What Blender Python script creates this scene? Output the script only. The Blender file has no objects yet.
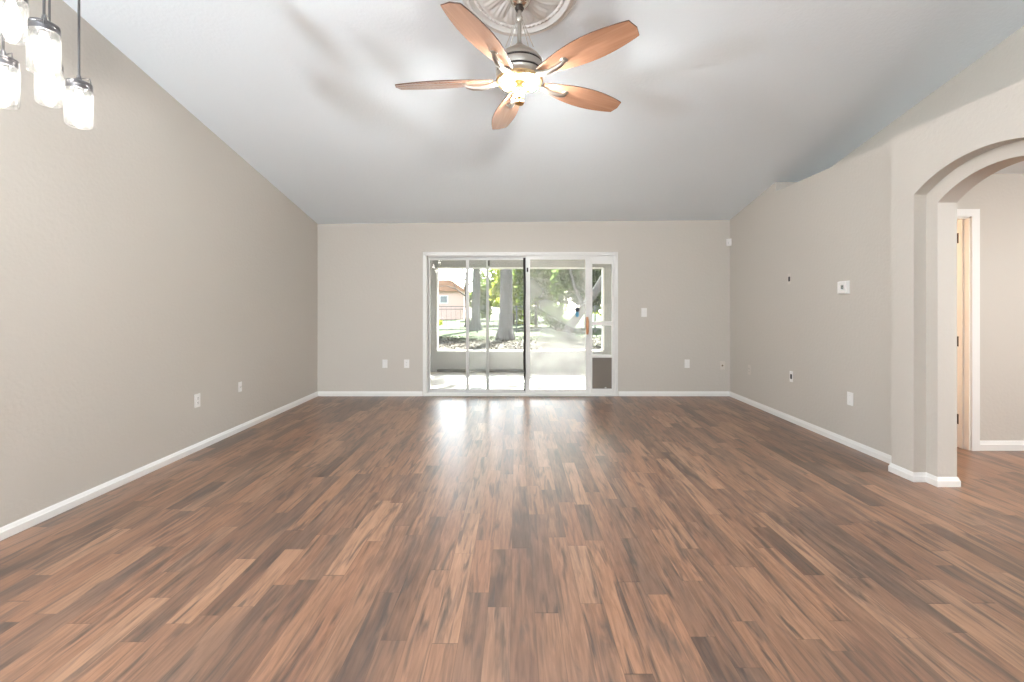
import bpy, bmesh, math, random
from mathutils import Vector, Matrix
import numpy as np

SC = bpy.context.scene
COL = SC.collection
R = math.radians

# ------------------------------------------------------------------ camera
EYE = 1.262
cam_d = bpy.data.cameras.new('camera')
cam = bpy.data.objects.new('camera', cam_d)
COL.objects.link(cam)
cam.location = (0, 0, EYE)
cam.rotation_euler = (R(90), 0, 0)
cam_d.sensor_width = 36.0
cam_d.lens = 36.0 * 455.0 / 1024.0
cam_d.shift_x = -4.0 / 1024.0
cam_d.shift_y = -35.0 / 1024.0
cam_d.clip_start = 0.02
cam_d.clip_end = 400
SC.camera = cam

# ------------------------------------------------------------------ world, sun, exposure
SC.view_settings.view_transform = 'Standard'
SC.view_settings.look = 'None'
SC.view_settings.gamma = 1.0
SC.view_settings.use_curve_mapping = False
SC.view_settings.exposure = 0.80
SUN_EL, SUN_AZ = R(43), R(14)          # azimuth measured from +Y towards +X
world = bpy.data.worlds.new('world')
SC.world = world
world.use_nodes = True
wn = world.node_tree.nodes
wl = world.node_tree.links
sky = wn.new('ShaderNodeTexSky')
sky.sky_type = 'NISHITA'
sky.sun_disc = False
sky.sun_elevation = SUN_EL
sky.sun_rotation = SUN_AZ
sky.dust_density = 1.0
hsv = wn.new('ShaderNodeHueSaturation')          # hazy, nearly white sky
hsv.inputs['Saturation'].default_value = 0.40
wl.new(sky.outputs['Color'], hsv.inputs['Color'])
wl.new(hsv.outputs['Color'], wn['Background'].inputs['Color'])
wn['Background'].inputs['Strength'].default_value = 0.90
sun_d = bpy.data.lights.new('sun', 'SUN')
sun_d.energy = 66.0
sun_d.angle = R(0.6)
sun_d.color = (1.0, 0.975, 0.93)
sun = bpy.data.objects.new('sun', sun_d)
COL.objects.link(sun)
sv = Vector((math.sin(SUN_AZ) * math.cos(SUN_EL), math.cos(SUN_AZ) * math.cos(SUN_EL), math.sin(SUN_EL)))
sun.rotation_euler = sv.to_track_quat('Z', 'Y').to_euler()
sun.location = (4, 16, 14)
SC.cycles.use_denoising = True
SC.cycles.max_bounces = 12
SC.cycles.diffuse_bounces = 6
SC.cycles.transparent_max_bounces = 24
SC.cycles.sample_clamp_indirect = 6.0
SC.cycles.caustics_reflective = False
SC.cycles.caustics_refractive = False

# how brightly each kind of lamp glows (globe and floor lamps are added fill, built further down)
E_FILL_GLOBE, E_FILL_FLOOR, E_FAN, E_JAR, E_HALL, E_BED = 105.0, 330.0, 1050.0, 18.0, 270.0, 400.0

# ------------------------------------------------------------------ room numbers (metres, +Y into the room)
YB = 6.38                # inner face of the far wall
XL, XR = -2.783, 3.0     # inner faces of the side walls
XN = 2.86                # nearer, thicker stretch of the right wall (holds the arch)
XA = 2.95                # recessed face of the stepped arch
XH = 3.086               # hall side of the arch wall
YJ = 3.465               # where the right wall steps out
XU = 3.41                # upper wall behind the plant ledge
YRET = 5.262             # ledge ends here
ZL_FAR, ZL_NEAR = 2.583, 2.541
YREAR = -4.6
YRIDGE = -0.6
HALL_Y, HALL_Z = 3.98, 2.42

def ceil_z(x, y):
    z = 2.439 + 0.0097 * x + 0.2025 * (YB - max(y, YRIDGE))
    if y < YRIDGE:
        z -= 0.2025 * (YRIDGE - y)
    return z

# ------------------------------------------------------------------ helpers: materials
def nodes_of(name):
    m = bpy.data.materials.new(name)
    m.use_nodes = True
    nt = m.node_tree
    return m, nt, nt.nodes['Principled BSDF']

def mat(name, col, rough=0.5, metal=0.0, spec=0.5, bump=0.0, bscale=60.0, var=0.0, vscale=6.0, coat=0.0):
    m, nt, p = nodes_of(name)
    p.inputs['Base Color'].default_value = (*col, 1)
    p.inputs['Roughness'].default_value = rough
    p.inputs['Metallic'].default_value = metal
    p.inputs['Specular IOR Level'].default_value = spec
    p.inputs['Coat Weight'].default_value = coat
    geo = nt.nodes.new('ShaderNodeNewGeometry')
    if bump > 0:
        n = nt.nodes.new('ShaderNodeTexNoise')
        n.inputs['Scale'].default_value = bscale
        n.inputs['Detail'].default_value = 3
        nt.links.new(geo.outputs['Position'], n.inputs['Vector'])
        b = nt.nodes.new('ShaderNodeBump')
        b.inputs['Strength'].default_value = bump
        b.inputs['Distance'].default_value = 0.01
        nt.links.new(n.outputs['Fac'], b.inputs['Height'])
        nt.links.new(b.outputs['Normal'], p.inputs['Normal'])
    if var > 0:
        n2 = nt.nodes.new('ShaderNodeTexNoise')
        n2.inputs['Scale'].default_value = vscale
        n2.inputs['Detail'].default_value = 4
        nt.links.new(geo.outputs['Position'], n2.inputs['Vector'])
        rmp = nt.nodes.new('ShaderNodeMapRange')
        rmp.inputs['From Min'].default_value = 0.3
        rmp.inputs['From Max'].default_value = 0.7
        rmp.inputs['To Min'].default_value = 1 - var
        rmp.inputs['To Max'].default_value = 1 + var
        nt.links.new(n2.outputs['Fac'], rmp.inputs['Value'])
        mx = nt.nodes.new('ShaderNodeVectorMath')
        mx.operation = 'SCALE'
        mx.inputs[0].default_value = col
        nt.links.new(rmp.outputs['Result'], mx.inputs['Scale'])
        nt.links.new(mx.outputs['Vector'], p.inputs['Base Color'])
    return m

def emit_mat(name, col, strength):
    m, nt, p = nodes_of(name)
    p.inputs['Base Color'].default_value = (*col, 1)
    p.inputs['Emission Color'].default_value = (*col, 1)
    p.inputs['Emission Strength'].default_value = strength
    return m

def glass_mat(name, tint=(0.97, 0.98, 0.97), gloss=0.06, haze=0.0, hscale=2.0, hmin=0.42, hmax=0.75, rough=0.02, seed=0.0):
    """window glass: see-through + mirror, with smeary pale dirt where the noise says so"""
    m, nt, p = nodes_of(name)
    N, L = nt.nodes, nt.links
    N.remove(p)
    out = N['Material Output']
    tr = N.new('ShaderNodeBsdfTransparent'); tr.inputs['Color'].default_value = (*tint, 1)
    gl = N.new('ShaderNodeBsdfGlossy'); gl.inputs['Roughness'].default_value = rough
    lw = N.new('ShaderNodeLayerWeight'); lw.inputs['Blend'].default_value = 0.25
    mr = N.new('ShaderNodeMapRange')
    mr.inputs['To Min'].default_value = gloss; mr.inputs['To Max'].default_value = min(1, gloss + 0.6)
    L.new(lw.outputs['Fresnel'], mr.inputs['Value'])
    mr.inputs['From Min'].default_value = 0.04
    mix = N.new('ShaderNodeMixShader')
    L.new(mr.outputs['Result'], mix.inputs['Fac'])
    L.new(tr.outputs[0], mix.inputs[1]); L.new(gl.outputs[0], mix.inputs[2])
    last = mix
    if haze > 0:
        geo = N.new('ShaderNodeNewGeometry')
        mp = N.new('ShaderNodeMapping'); mp.inputs['Location'].default_value = (seed, 0, seed * 1.7)
        L.new(geo.outputs['Position'], mp.inputs['Vector'])
        n = N.new('ShaderNodeTexNoise'); n.inputs['Scale'].default_value = hscale
        n.inputs['Detail'].default_value = 3; n.inputs['Distortion'].default_value = 0.3
        L.new(mp.outputs['Vector'], n.inputs['Vector'])
        r2 = N.new('ShaderNodeMapRange')
        r2.inputs['From Min'].default_value = hmin; r2.inputs['From Max'].default_value = hmax
        r2.inputs['To Min'].default_value = haze * 0.3; r2.inputs['To Max'].default_value = haze
        L.new(n.outputs['Fac'], r2.inputs['Value'])
        df = N.new('ShaderNodeBsdfDiffuse'); df.inputs['Color'].default_value = (0.86, 0.87, 0.84, 1)
        tl = N.new('ShaderNodeBsdfTranslucent'); tl.inputs['Color'].default_value = (0.86, 0.87, 0.84, 1)
        a = N.new('ShaderNodeMixShader'); a.inputs['Fac'].default_value = 0.5
        L.new(df.outputs[0], a.inputs[1]); L.new(tl.outputs[0], a.inputs[2])
        mix2 = N.new('ShaderNodeMixShader')
        L.new(r2.outputs['Result'], mix2.inputs['Fac'])
        L.new(mix.outputs[0], mix2.inputs[1]); L.new(a.outputs[0], mix2.inputs[2])
        last = mix2
    L.new(last.outputs[0], out.inputs['Surface'])
    return m

def math_node(nt, op, a=None, b=None, c=None):
    n = nt.nodes.new('ShaderNodeMath'); n.operation = op
    for i, v in enumerate((a, b, c)):
        if v is None:
            continue
        if isinstance(v, (int, float)):
            n.inputs[i].default_value = v
        else:
            nt.links.new(v, n.inputs[i])
    return n.outputs[0]

def floor_mat():
    m, nt, p = nodes_of('laminate planks')
    N, L = nt.nodes, nt.links
    M = lambda *a: math_node(nt, *a)
    geo = N.new('ShaderNodeNewGeometry')
    sep = N.new('ShaderNodeSeparateXYZ'); L.new(geo.outputs['Position'], sep.inputs[0])
    x, y = sep.outputs['X'], sep.outputs['Y']
    W = 0.098
    xs = M('DIVIDE', M('ADD', x, 20.013), W)
    col = M('FLOOR', xs)
    fx = M('FRACT', xs)
    wn1 = N.new('ShaderNodeTexWhiteNoise'); wn1.noise_dimensions = '1D'
    L.new(col, wn1.inputs['W'])
    y1 = M('ADD', M('DIVIDE', M('ADD', y, 30.0), 0.70), M('MULTIPLY', wn1.outputs['Value'], 17.0))
    wob = M('MULTIPLY', M('SINE', M('ADD', M('MULTIPLY', y1, 2.1), M('MULTIPLY', wn1.outputs['Value'], 40.0))), 0.30)
    y2 = M('ADD', y1, wob)
    row = M('FLOOR', y2)
    fy = M('FRACT', y2)
    cmb = N.new('ShaderNodeCombineXYZ'); L.new(col, cmb.inputs[0]); L.new(row, cmb.inputs[1])
    idn = N.new('ShaderNodeTexWhiteNoise'); idn.noise_dimensions = '2D'
    L.new(cmb.outputs[0], idn.inputs['Vector'])
    pid = idn.outputs['Value']
    # base tone of each strip
    ramp = N.new('ShaderNodeValToRGB')
    el = ramp.color_ramp.elements
    el[0].position = 0.0; el[0].color = FLOOR_TONES[0]
    el[1].position = 1.0; el[1].color = FLOOR_TONES[-1]
    for i, c in enumerate(FLOOR_TONES[1:-1]):
        e = el.new((i + 1) / (len(FLOOR_TONES) - 1)); e.color = c
    L.new(pid, ramp.inputs['Fac'])
    # grain
    off = M('MULTIPLY', pid, 57.0)
    def grain(sx, sy, detail, dist):
        c = N.new('ShaderNodeCombineXYZ')
        L.new(M('MULTIPLY', x, sx), c.inputs[0]); L.new(M('MULTIPLY', y, sy), c.inputs[1]); L.new(off, c.inputs[2])
        n = N.new('ShaderNodeTexNoise'); n.inputs['Scale'].default_value = 1.0
        n.inputs['Detail'].default_value = detail; n.inputs['Distortion'].default_value = dist
        L.new(c.outputs[0], n.inputs['Vector'])
        return n.outputs['Fac']
    g1 = grain(75.0, 6.0, 6, 0.6)      # fine fibres
    g2 = grain(27.0, 2.4, 5, 0.9)      # dark smoky streaks
    g3 = grain(8.0, 1.6, 3, 0.8)       # broad patches
    def rng(v, a, b, c, d):
        r = N.new('ShaderNodeMapRange')
        for k, q in zip(('From Min', 'From Max', 'To Min', 'To Max'), (a, b, c, d)):
            r.inputs[k].default_value = q
        L.new(v, r.inputs['Value'])
        return r.outputs['Result']
    def mixc(fac, a, b, mode='MIX'):
        mx = N.new('ShaderNodeMix'); mx.data_type = 'RGBA'; mx.blend_type = mode
        if isinstance(fac, float): mx.inputs['Factor'].default_value = fac
        else: L.new(fac, mx.inputs['Factor'])
        for s, v in ((6, a), (7, b)):
            if isinstance(v, tuple): mx.inputs[s].default_value = v
            else: L.new(v, mx.inputs[s])
        return mx.outputs[2]
    c = ramp.outputs['Color']
    c = mixc(rng(g3, 0.46, 0.72, 0.0, 0.6), c, (0.33, 0.18, 0.108, 1))
    c = mixc(rng(g2, 0.49, 0.66, 0.0, 0.80), c, (0.072, 0.055, 0.048, 1))
    dk = N.new('ShaderNodeVectorMath'); dk.operation = 'SCALE'
    L.new(c, dk.inputs[0]); L.new(rng(g1, 0.25, 0.75, 0.72, 1.28), dk.inputs['Scale'])
    # seams
    ex = M('MINIMUM', fx, M('SUBTRACT', 1.0, fx))
    ey = M('MINIMUM', fy, M('SUBTRACT', 1.0, fy))
    sx_ = rng(ex, 0.0, 0.016, 1.0, 0.0)
    sy_ = rng(ey, 0.0, 0.0030, 1.0, 0.0)
    seam = M('MAXIMUM', sx_, sy_)
    c = mixc(M('MULTIPLY', seam, 0.62), dk.outputs[0], (0.06, 0.04, 0.032, 1))
    L.new(c, p.inputs['Base Color'])
    p.inputs['Roughness'].default_value = 0.32
    p.inputs['Specular IOR Level'].default_value = 0.70
    b = N.new('ShaderNodeBump'); b.inputs['Strength'].default_value = 0.10; b.inputs['Distance'].default_value = 0.002
    L.new(M('SUBTRACT', 1.0, seam), b.inputs['Height'])
    L.new(b.outputs['Normal'], p.inputs['Normal'])
    return m

FLOOR_TONES = [(0.105, 0.065, 0.048, 1), (0.178, 0.097, 0.064, 1), (0.26, 0.132, 0.080, 1), (0.145, 0.088, 0.064, 1),
               (0.30, 0.157, 0.094, 1), (0.122, 0.077, 0.058, 1), (0.345, 0.195, 0.122, 1), (0.21, 0.110, 0.070, 1)]

def wood_mat(name, c1, c2, axis_scale=(3, 60, 60), rough=0.35):
    m, nt, p = nodes_of(name)
    N, L = nt.nodes, nt.links
    tc = N.new('ShaderNodeTexCoord')
    mp = N.new('ShaderNodeMapping'); mp.inputs['Scale'].default_value = axis_scale
    L.new(tc.outputs['Object'], mp.inputs['Vector'])
    n = N.new('ShaderNodeTexNoise'); n.inputs['Scale'].default_value = 1.0; n.inputs['Detail'].default_value = 4
    L.new(mp.outputs[0], n.inputs['Vector'])
    rp = N.new('ShaderNodeValToRGB')
    rp.color_ramp.elements[0].position = 0.3; rp.color_ramp.elements[0].color = (*c1, 1)
    rp.color_ramp.elements[1].position = 0.7; rp.color_ramp.elements[1].color = (*c2, 1)
    L.new(n.outputs['Fac'], rp.inputs['Fac'])
    L.new(rp.outputs['Color'], p.inputs['Base Color'])
    p.inputs['Roughness'].default_value = rough
    p.inputs['Specular IOR Level'].default_value = 0.8
    p.inputs['Coat Weight'].default_value = 1.0
    p.inputs['Coat Roughness'].default_value = 0.12
    p.inputs['Coat IOR'].default_value = 1.7
    return m

def leaf_mat(name, c1, c2, trans=0.55):
    m, nt, p = nodes_of(name)
    N, L = nt.nodes, nt.links
    N.remove(p)
    out = N['Material Output']
    geo = N.new('ShaderNodeNewGeometry')
    rp = N.new('ShaderNodeValToRGB')
    rp.color_ramp.elements[0].color = (*c1, 1); rp.color_ramp.elements[1].color = (*c2, 1)
    L.new(geo.outputs['Random Per Island'], rp.inputs['Fac'])
    d = N.new('ShaderNodeBsdfDiffuse'); t = N.new('ShaderNodeBsdfTranslucent')
    L.new(rp.outputs['Color'], d.inputs['Color']); L.new(rp.outputs['Color'], t.inputs['Color'])
    mx = N.new('ShaderNodeMixShader'); mx.inputs['Fac'].default_value = trans
    L.new(d.outputs[0], mx.inputs[1]); L.new(t.outputs[0], mx.inputs[2])
    L.new(mx.outputs[0], out.inputs['Surface'])
    return m

def ground_mat():
    m, nt, p = nodes_of('lawn and leaf litter')
    N, L = nt.nodes, nt.links
    M = lambda *a: math_node(nt, *a)
    geo = N.new('ShaderNodeNewGeometry')
    sep = N.new('ShaderNodeSeparateXYZ'); L.new(geo.outputs['Position'], sep.inputs[0])
    n1 = N.new('ShaderNodeTexNoise'); n1.inputs['Scale'].default_value = 0.35; n1.inputs['Detail'].default_value = 4
    n2 = N.new('ShaderNodeTexNoise'); n2.inputs['Scale'].default_value = 5.0; n2.inputs['Detail'].default_value = 6
    L.new(geo.outputs['Position'], n1.inputs['Vector']); L.new(geo.outputs['Position'], n2.inputs['Vector'])
    lit = N.new('ShaderNodeValToRGB')
    lit.color_ramp.elements[0].position = 0.40; lit.color_ramp.elements[0].color = (0.022, 0.021, 0.014, 1)
    lit.color_ramp.elements[1].position = 0.66; lit.color_ramp.elements[1].color = (0.045, 0.040, 0.031, 1)
    L.new(n2.outputs['Fac'], lit.inputs['Fac'])
    gr = N.new('ShaderNodeValToRGB')
    gr.color_ramp.elements[0].position = 0.3; gr.color_ramp.elements[0].color = (0.006, 0.016, 0.002, 1)
    gr.color_ramp.elements[1].position = 0.7; gr.color_ramp.elements[1].color = (0.018, 0.034, 0.005, 1)
    L.new(n2.outputs['Fac'], gr.inputs['Fac'])
    edge = M('ADD', sep.outputs['Y'], M('MULTIPLY', M('SUBTRACT', n1.outputs['Fac'], 0.5), 14.0))
    r = N.new('ShaderNodeMapRange'); r.inputs['From Min'].default_value = 17.0; r.inputs['From Max'].default_value = 19.5
    L.new(edge, r.inputs['Value'])
    mx = N.new('ShaderNodeMix'); mx.data_type = 'RGBA'
    L.new(r.outputs['Result'], mx.inputs['Factor'])
    L.new(lit.outputs['Color'], mx.inputs[6]); L.new(gr.outputs['Color'], mx.inputs[7])
    L.new(mx.outputs[2], p.inputs['Base Color'])
    p.inputs['Roughness'].default_value = 0.95
    p.inputs['Specular IOR Level'].default_value = 0.1
    return m

MT = {
    'wall': mat('greige wall paint', (0.60, 0.568, 0.52), 0.75, spec=0.25, bump=0.20, bscale=38),
    'ceiling': mat('ceiling paint', (0.845, 0.92, 0.98), 0.85, spec=0.2, bump=0.2, bscale=45),
    'trim': mat('white trim paint', (0.86, 0.86, 0.845), 0.4),
    'floor': floor_mat(),
    'plate': mat('white plastic', (0.85, 0.845, 0.83), 0.35),
    'ivory': mat('painted over plate', (0.66, 0.615, 0.56), 0.55),
    'slot': mat('dark slot', (0.03, 0.03, 0.03), 0.5),
    'screen': mat('dark display', (0.015, 0.016, 0.02), 0.15),
    'jack': mat('brass jack', (0.20, 0.15, 0.09), 0.35, metal=0.6),
    'alu': mat('white aluminium', (0.80, 0.80, 0.785), 0.35),
    'alugrey': mat('grey aluminium', (0.62, 0.62, 0.61), 0.35),
    'rubber': mat('black rubber', (0.025, 0.022, 0.02), 0.6),
    'copper': mat('wooden pull handle', (0.56, 0.27, 0.13), 0.4),
    'flap': mat('smoky vinyl flap', (0.20, 0.175, 0.15), 0.3),
    'glass': glass_mat('clean glass', gloss=0.035, haze=0.08, hscale=2.6, seed=3.0),
    'glass_mid': glass_mat('lightly marked glass', gloss=0.045, haze=0.14, hscale=2.0, seed=8.3),
    'glass_dirty': glass_mat('fogged glass', gloss=0.03, haze=0.44, hscale=1.5, hmin=0.38, hmax=0.68, seed=1.2),
    'nickel': mat('brushed nickel', (0.50, 0.465, 0.42), 0.32, metal=0.9),
    'chrome': mat('polished nickel', (0.80, 0.77, 0.72), 0.15, metal=1.0),
    'brass': mat('warm brass', (0.80, 0.60, 0.34), 0.25, metal=1.0),
    'oldbrass': mat('aged brass', (0.42, 0.26, 0.10), 0.4, metal=1.0),
    'bronze': mat('dark bronze', (0.05, 0.04, 0.035), 0.4, metal=0.6),
    'blade': wood_mat('maple blade', (0.46, 0.235, 0.14), (0.56, 0.305, 0.19), rough=0.26),
    'bladeedge': mat('dark blade edge', (0.09, 0.045, 0.03), 0.5),
    'plaster': mat('white plaster', (0.78, 0.78, 0.765), 0.7),
    'jar': glass_mat('jar glass', tint=(0.985, 0.985, 0.985), gloss=0.07, haze=0.10, hscale=9.0, rough=0.03),
    'lid': mat('brushed zinc lid', (0.17, 0.165, 0.17), 0.35, metal=0.9),
    'cord': mat('grey cord', (0.07, 0.068, 0.07), 0.6),
    'bulb': emit_mat('lit bulb', (1.0, 0.95, 0.88), E_JAR),
    'fanbulb': emit_mat('lit warm bulb', (1.0, 0.985, 0.955), E_FAN),
    'globe': emit_mat('fill light globe', (0.89, 0.955, 1.0), E_FILL_GLOBE),
    'fillfloorglobe': emit_mat('fill light floor globe', (0.895, 0.955, 1.0), E_FILL_FLOOR),
    'hallshade': emit_mat('lit hall shade', (1.0, 0.99, 0.97), E_HALL),
    'bedshade': emit_mat('lit warm shade', (1.0, 0.70, 0.46), E_BED),
    'concrete': mat('pale concrete', (0.58, 0.565, 0.53), 0.85, bump=0.1, bscale=30, var=0.10, vscale=3),
    'stucco': mat('lanai stucco', (0.30, 0.303, 0.30), 0.85, bump=0.3, bscale=50),
    'stuccow': mat('cream stucco', (0.60, 0.55, 0.48), 0.85, bump=0.2, bscale=50),
    'footband': mat('dark grime', (0.05, 0.048, 0.044), 0.9),
    'ground': ground_mat(),
    'bark': mat('grey bark', (0.07, 0.065, 0.06), 0.95, bump=0.9, bscale=9, var=0.3, vscale=5),
    'barkd': mat('brown bark', (0.06, 0.046, 0.035), 0.95, bump=0.8, bscale=9, var=0.3, vscale=5),
    'leafa': leaf_mat('yellow green leaves', (0.12, 0.17, 0.02), (0.32, 0.34, 0.05)),
    'leafb': leaf_mat('mid green leaves', (0.06, 0.11, 0.018), (0.19, 0.25, 0.05)),
    'leafc': leaf_mat('dark green leaves', (0.035, 0.065, 0.018), (0.11, 0.16, 0.045)),
    'deadleaf': leaf_mat('dead leaves', (0.0066, 0.0060, 0.0039), (0.0401, 0.0358, 0.0275), 0.15),
    'fence': mat('black fence metal', (0.05, 0.055, 0.055), 0.5),
    'pink': mat('pink render', (0.60, 0.42, 0.37), 0.9),
    'tile': mat('clay roof tile', (0.30, 0.16, 0.10), 0.9, var=0.2, vscale=3),
    'pane': mat('dark window pane', (0.10, 0.12, 0.14), 0.15),
    'blue': mat('blue glaze', (0.06, 0.22, 0.34), 0.25),
    'black': mat('black plastic', (0.015, 0.02, 0.03), 0.3),
}

# ------------------------------------------------------------------ helpers: meshes
class MB:
    def __init__(s):
        s.bm = bmesh.new()
    def box(s, x0, x1, y0, y1, z0, z1, bev=0.0, mtx=None):
        b = bmesh.new()
        bmesh.ops.create_cube(b, size=1.0)
        bmesh.ops.scale(b, vec=(abs(x1 - x0), abs(y1 - y0), abs(z1 - z0)), verts=b.verts)
        bmesh.ops.translate(b, vec=((x0 + x1) / 2, (y0 + y1) / 2, (z0 + z1) / 2), verts=b.verts)
        if bev > 0:
            bmesh.ops.bevel(b, geom=b.edges[:], offset=bev, segments=2, affect='EDGES', profile=0.5)
        s._add(b, mtx)
        return s
    def _add(s, b, mtx=None):
        if mtx is not None:
            bmesh.ops.transform(b, matrix=mtx, verts=b.verts)
        me = bpy.data.meshes.new('tmp')
        b.to_mesh(me); b.free()
        s.bm.from_mesh(me)
        bpy.data.meshes.remove(me)
    def prism(s, pts, axis, a0, a1, mtx=None):
        """closed outline pts extruded along an axis; x: pts are (y,z); y: (x,z); z: (x,y)"""
        b = bmesh.new()
        mk = {'x': lambda p, a: (a, p[0], p[1]), 'y': lambda p, a: (p[0], a, p[1]), 'z': lambda p, a: (p[0], p[1], a)}[axis]
        n = len(pts)
        v0 = [b.verts.new(mk(p, a0)) for p in pts]
        v1 = [b.verts.new(mk(p, a1)) for p in pts]
        b.faces.new(v0); b.faces.new(v1)
        for i in range(n):
            j = (i + 1) % n
            b.faces.new((v0[i], v0[j], v1[j], v1[i]))
        bmesh.ops.recalc_face_normals(b, faces=b.faces)
        s._add(b, mtx)
        return s
    def lathe(s, prof, seg=32, center=(0, 0, 0), mtx=None, caps=True):
        """prof: list of (r, z)"""
        b = bmesh.new()
        rings = []
        for r, z in prof:
            if r < 1e-6:
                rings.append([b.verts.new((0, 0, z))])
            else:
                rings.append([b.verts.new((r * math.cos(2 * math.pi * k / seg), r * math.sin(2 * math.pi * k / seg), z)) for k in range(seg)])
        for a, c in zip(rings[:-1], rings[1:]):
            for k in range(seg):
                k2 = (k + 1) % seg
                if len(a) == 1 and len(c) == 1: continue
                if len(a) == 1: b.faces.new((a[0], c[k], c[k2]))
                elif len(c) == 1: b.faces.new((a[k], a[k2], c[0]))
                else: b.faces.new((a[k], a[k2], c[k2], c[k]))
        if caps:
            for rg in (rings[0], rings[-1]):
                if len(rg) > 1: b.faces.new(rg)
        bmesh.ops.recalc_face_normals(b, faces=b.faces)
        bmesh.ops.translate(b, vec=center, verts=b.verts)
        s._add(b, mtx)
        return s
    def tube(s, pts, rad, seg=8, mtx=None):
        """pts: list of points; rad: float or list"""
        b = bmesh.new()
        pts = [Vector(p) for p in pts]
        n = len(pts)
        rads = rad if isinstance(rad, (list, tuple)) else [rad] * n
        prev = None
        rings = []
        for i, pnt in enumerate(pts):
            d = (pts[min(i + 1, n - 1)] - pts[max(i - 1, 0)]).normalized()
            if prev is None:
                u = d.orthogonal().normalized()
            else:
                u = (prev - d * prev.dot(d))
                u = u.normalized() if u.length > 1e-6 else d.orthogonal().normalized()
            prev = u
            w = d.cross(u)
            rings.append([b.verts.new(pnt + (u * math.cos(2 * math.pi * k / seg) + w * math.sin(2 * math.pi * k / seg)) * rads[i]) for k in range(seg)])
        for a, c in zip(rings[:-1], rings[1:]):
            for k in range(seg):
                k2 = (k + 1) % seg
                b.faces.new((a[k], a[k2], c[k2], c[k]))
        b.faces.new(rings[0]); b.faces.new(rings[-1])
        bmesh.ops.recalc_face_normals(b, faces=b.faces)
        s._add(b, mtx)
        return s
    def build(s, name, material, parent=None, loc=None, smooth=False):
        me = bpy.data.meshes.new(name)
        s.bm.to_mesh(me); s.bm.free()
        o = bpy.data.objects.new(name, me)
        COL.objects.link(o)
        for m in (material if isinstance(material, list) else [material]):
            me.materials.append(m)
        if smooth:
            for pl in me.polygons: pl.use_smooth = True
            try:
                me.set_sharp_from_angle(angle=R(38))
            except Exception:
                pass
        if parent is not None: o.parent = parent
        if loc is not None: o.location = loc
        return o

def tag(o, label, cat=None, group=None, kind=None):
    if label: o['label'] = label
    if cat: o['category'] = cat
    if group: o['group'] = group
    if kind: o['kind'] = kind
    return o

def thing(name, loc, label, cat, group=None, rotz=0.0, kind=None):
    o = bpy.data.objects.new(name, None)
    o.empty_display_size = 0.05
    COL.objects.link(o)
    o.location = loc
    o.rotation_euler = (0, 0, rotz)
    return tag(o, label, cat, group, kind)

def struct(name, mb, material, label=None, parent=None, smooth=False):
    o = mb.build(name, material, parent, smooth=smooth)
    if parent is None:
        o['kind'] = 'structure'
        if label: o['label'] = label
    return o

def copy_tree(o, parent=None):
    c = o.copy()
    COL.objects.link(c)
    if parent is not None:
        c.parent = parent
    for ch in list(o.children):
        copy_tree(ch, c)
    return c

def arc_opening(yc, half, spring, peak, n=28):
    """outline of an arched opening from the near foot over the top to the far foot, (y,z) pairs"""
    rise = peak - spring
    rad = (half * half + rise * rise) / (2 * rise)
    zc = peak - rad
    a = math.asin(half / rad)
    pts = [(yc - half, -0.02)]
    for k in range(n + 1):
        t = -a + 2 * a * k / n
        pts.append((yc + rad * math.sin(t), zc + rad * math.cos(t)))
    pts.append((yc + half, -0.02))
    return pts

# ================================================================== SETTING: the room shell
struct('floor', MB().box(-2.95, 7.0, YREAR - 0.1, YB + 0.02, -0.12, 0.0), MT['floor'], 'brown wood look plank floor of the empty room')

# ceiling: two slopes, thick slab
def ceiling_mesh():
    b = bmesh.new()
    ys = [YB + 0.14, YRIDGE, YREAR - 0.1]
    xs = [-2.95, 3.52]
    lo = [[b.verts.new((x, y, ceil_z(x, y))) for x in xs] for y in ys]
    hi = [[b.verts.new((x, y, ceil_z(x, y) + 0.12)) for x in xs] for y in ys]
    for i in range(2):
        b.faces.new((lo[i][0], lo[i][1], lo[i + 1][1], lo[i + 1][0]))
        b.faces.new((hi[i][0], hi[i + 1][0], hi[i + 1][1], hi[i][1]))
        b.faces.new((lo[i][0], lo[i + 1][0], hi[i + 1][0], hi[i][0]))
        b.faces.new((lo[i][1], hi[i][1], hi[i + 1][1], lo[i + 1][1]))
    b.faces.new((lo[0][0], hi[0][0], hi[0][1], lo[0][1]))
    b.faces.new((lo[2][0], lo[2][1], hi[2][1], hi[2][0]))
    bmesh.ops.recalc_face_normals(b, faces=b.faces)
    m = MB(); m._add(b)
    return m
struct('ceiling', ceiling_mesh(), MT['ceiling'], 'white vaulted ceiling sloping down to the glass door wall')

def roofline(x, y0, y1, up=0.06):
    """top outline following the ceiling from y1 back to y0"""
    ys = [y1] + ([YRIDGE] if y0 < YRIDGE < y1 else []) + [y0]
    return [(y, ceil_z(x, y) + up) for y in ys]

struct('wall_left', MB().prism([(YREAR, -0.05), (YB + 0.12, -0.05)] + roofline(XL, YREAR, YB + 0.12), 'x', XL - 0.14, XL),
       MT['wall'], 'plain greige wall on the left')
# far wall with the glass door opening
DX0, DX1, DZ = -1.292, 1.416, 2.006
zl, zr = ceil_z(XL - .1, YB) + 0.05, ceil_z(XR + .2, YB) + 0.05
struct('wall_back', MB().prism([(XL - 0.13, -0.05), (DX0, -0.05), (DX0, DZ), (DX1, DZ), (DX1, -0.05), (XR + 0.3, -0.05), (XR + 0.3, zr), (XL - 0.13, zl)], 'y', YB, YB + 0.14),
       MT['wall'], 'far wall around the sliding glass door')
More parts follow.
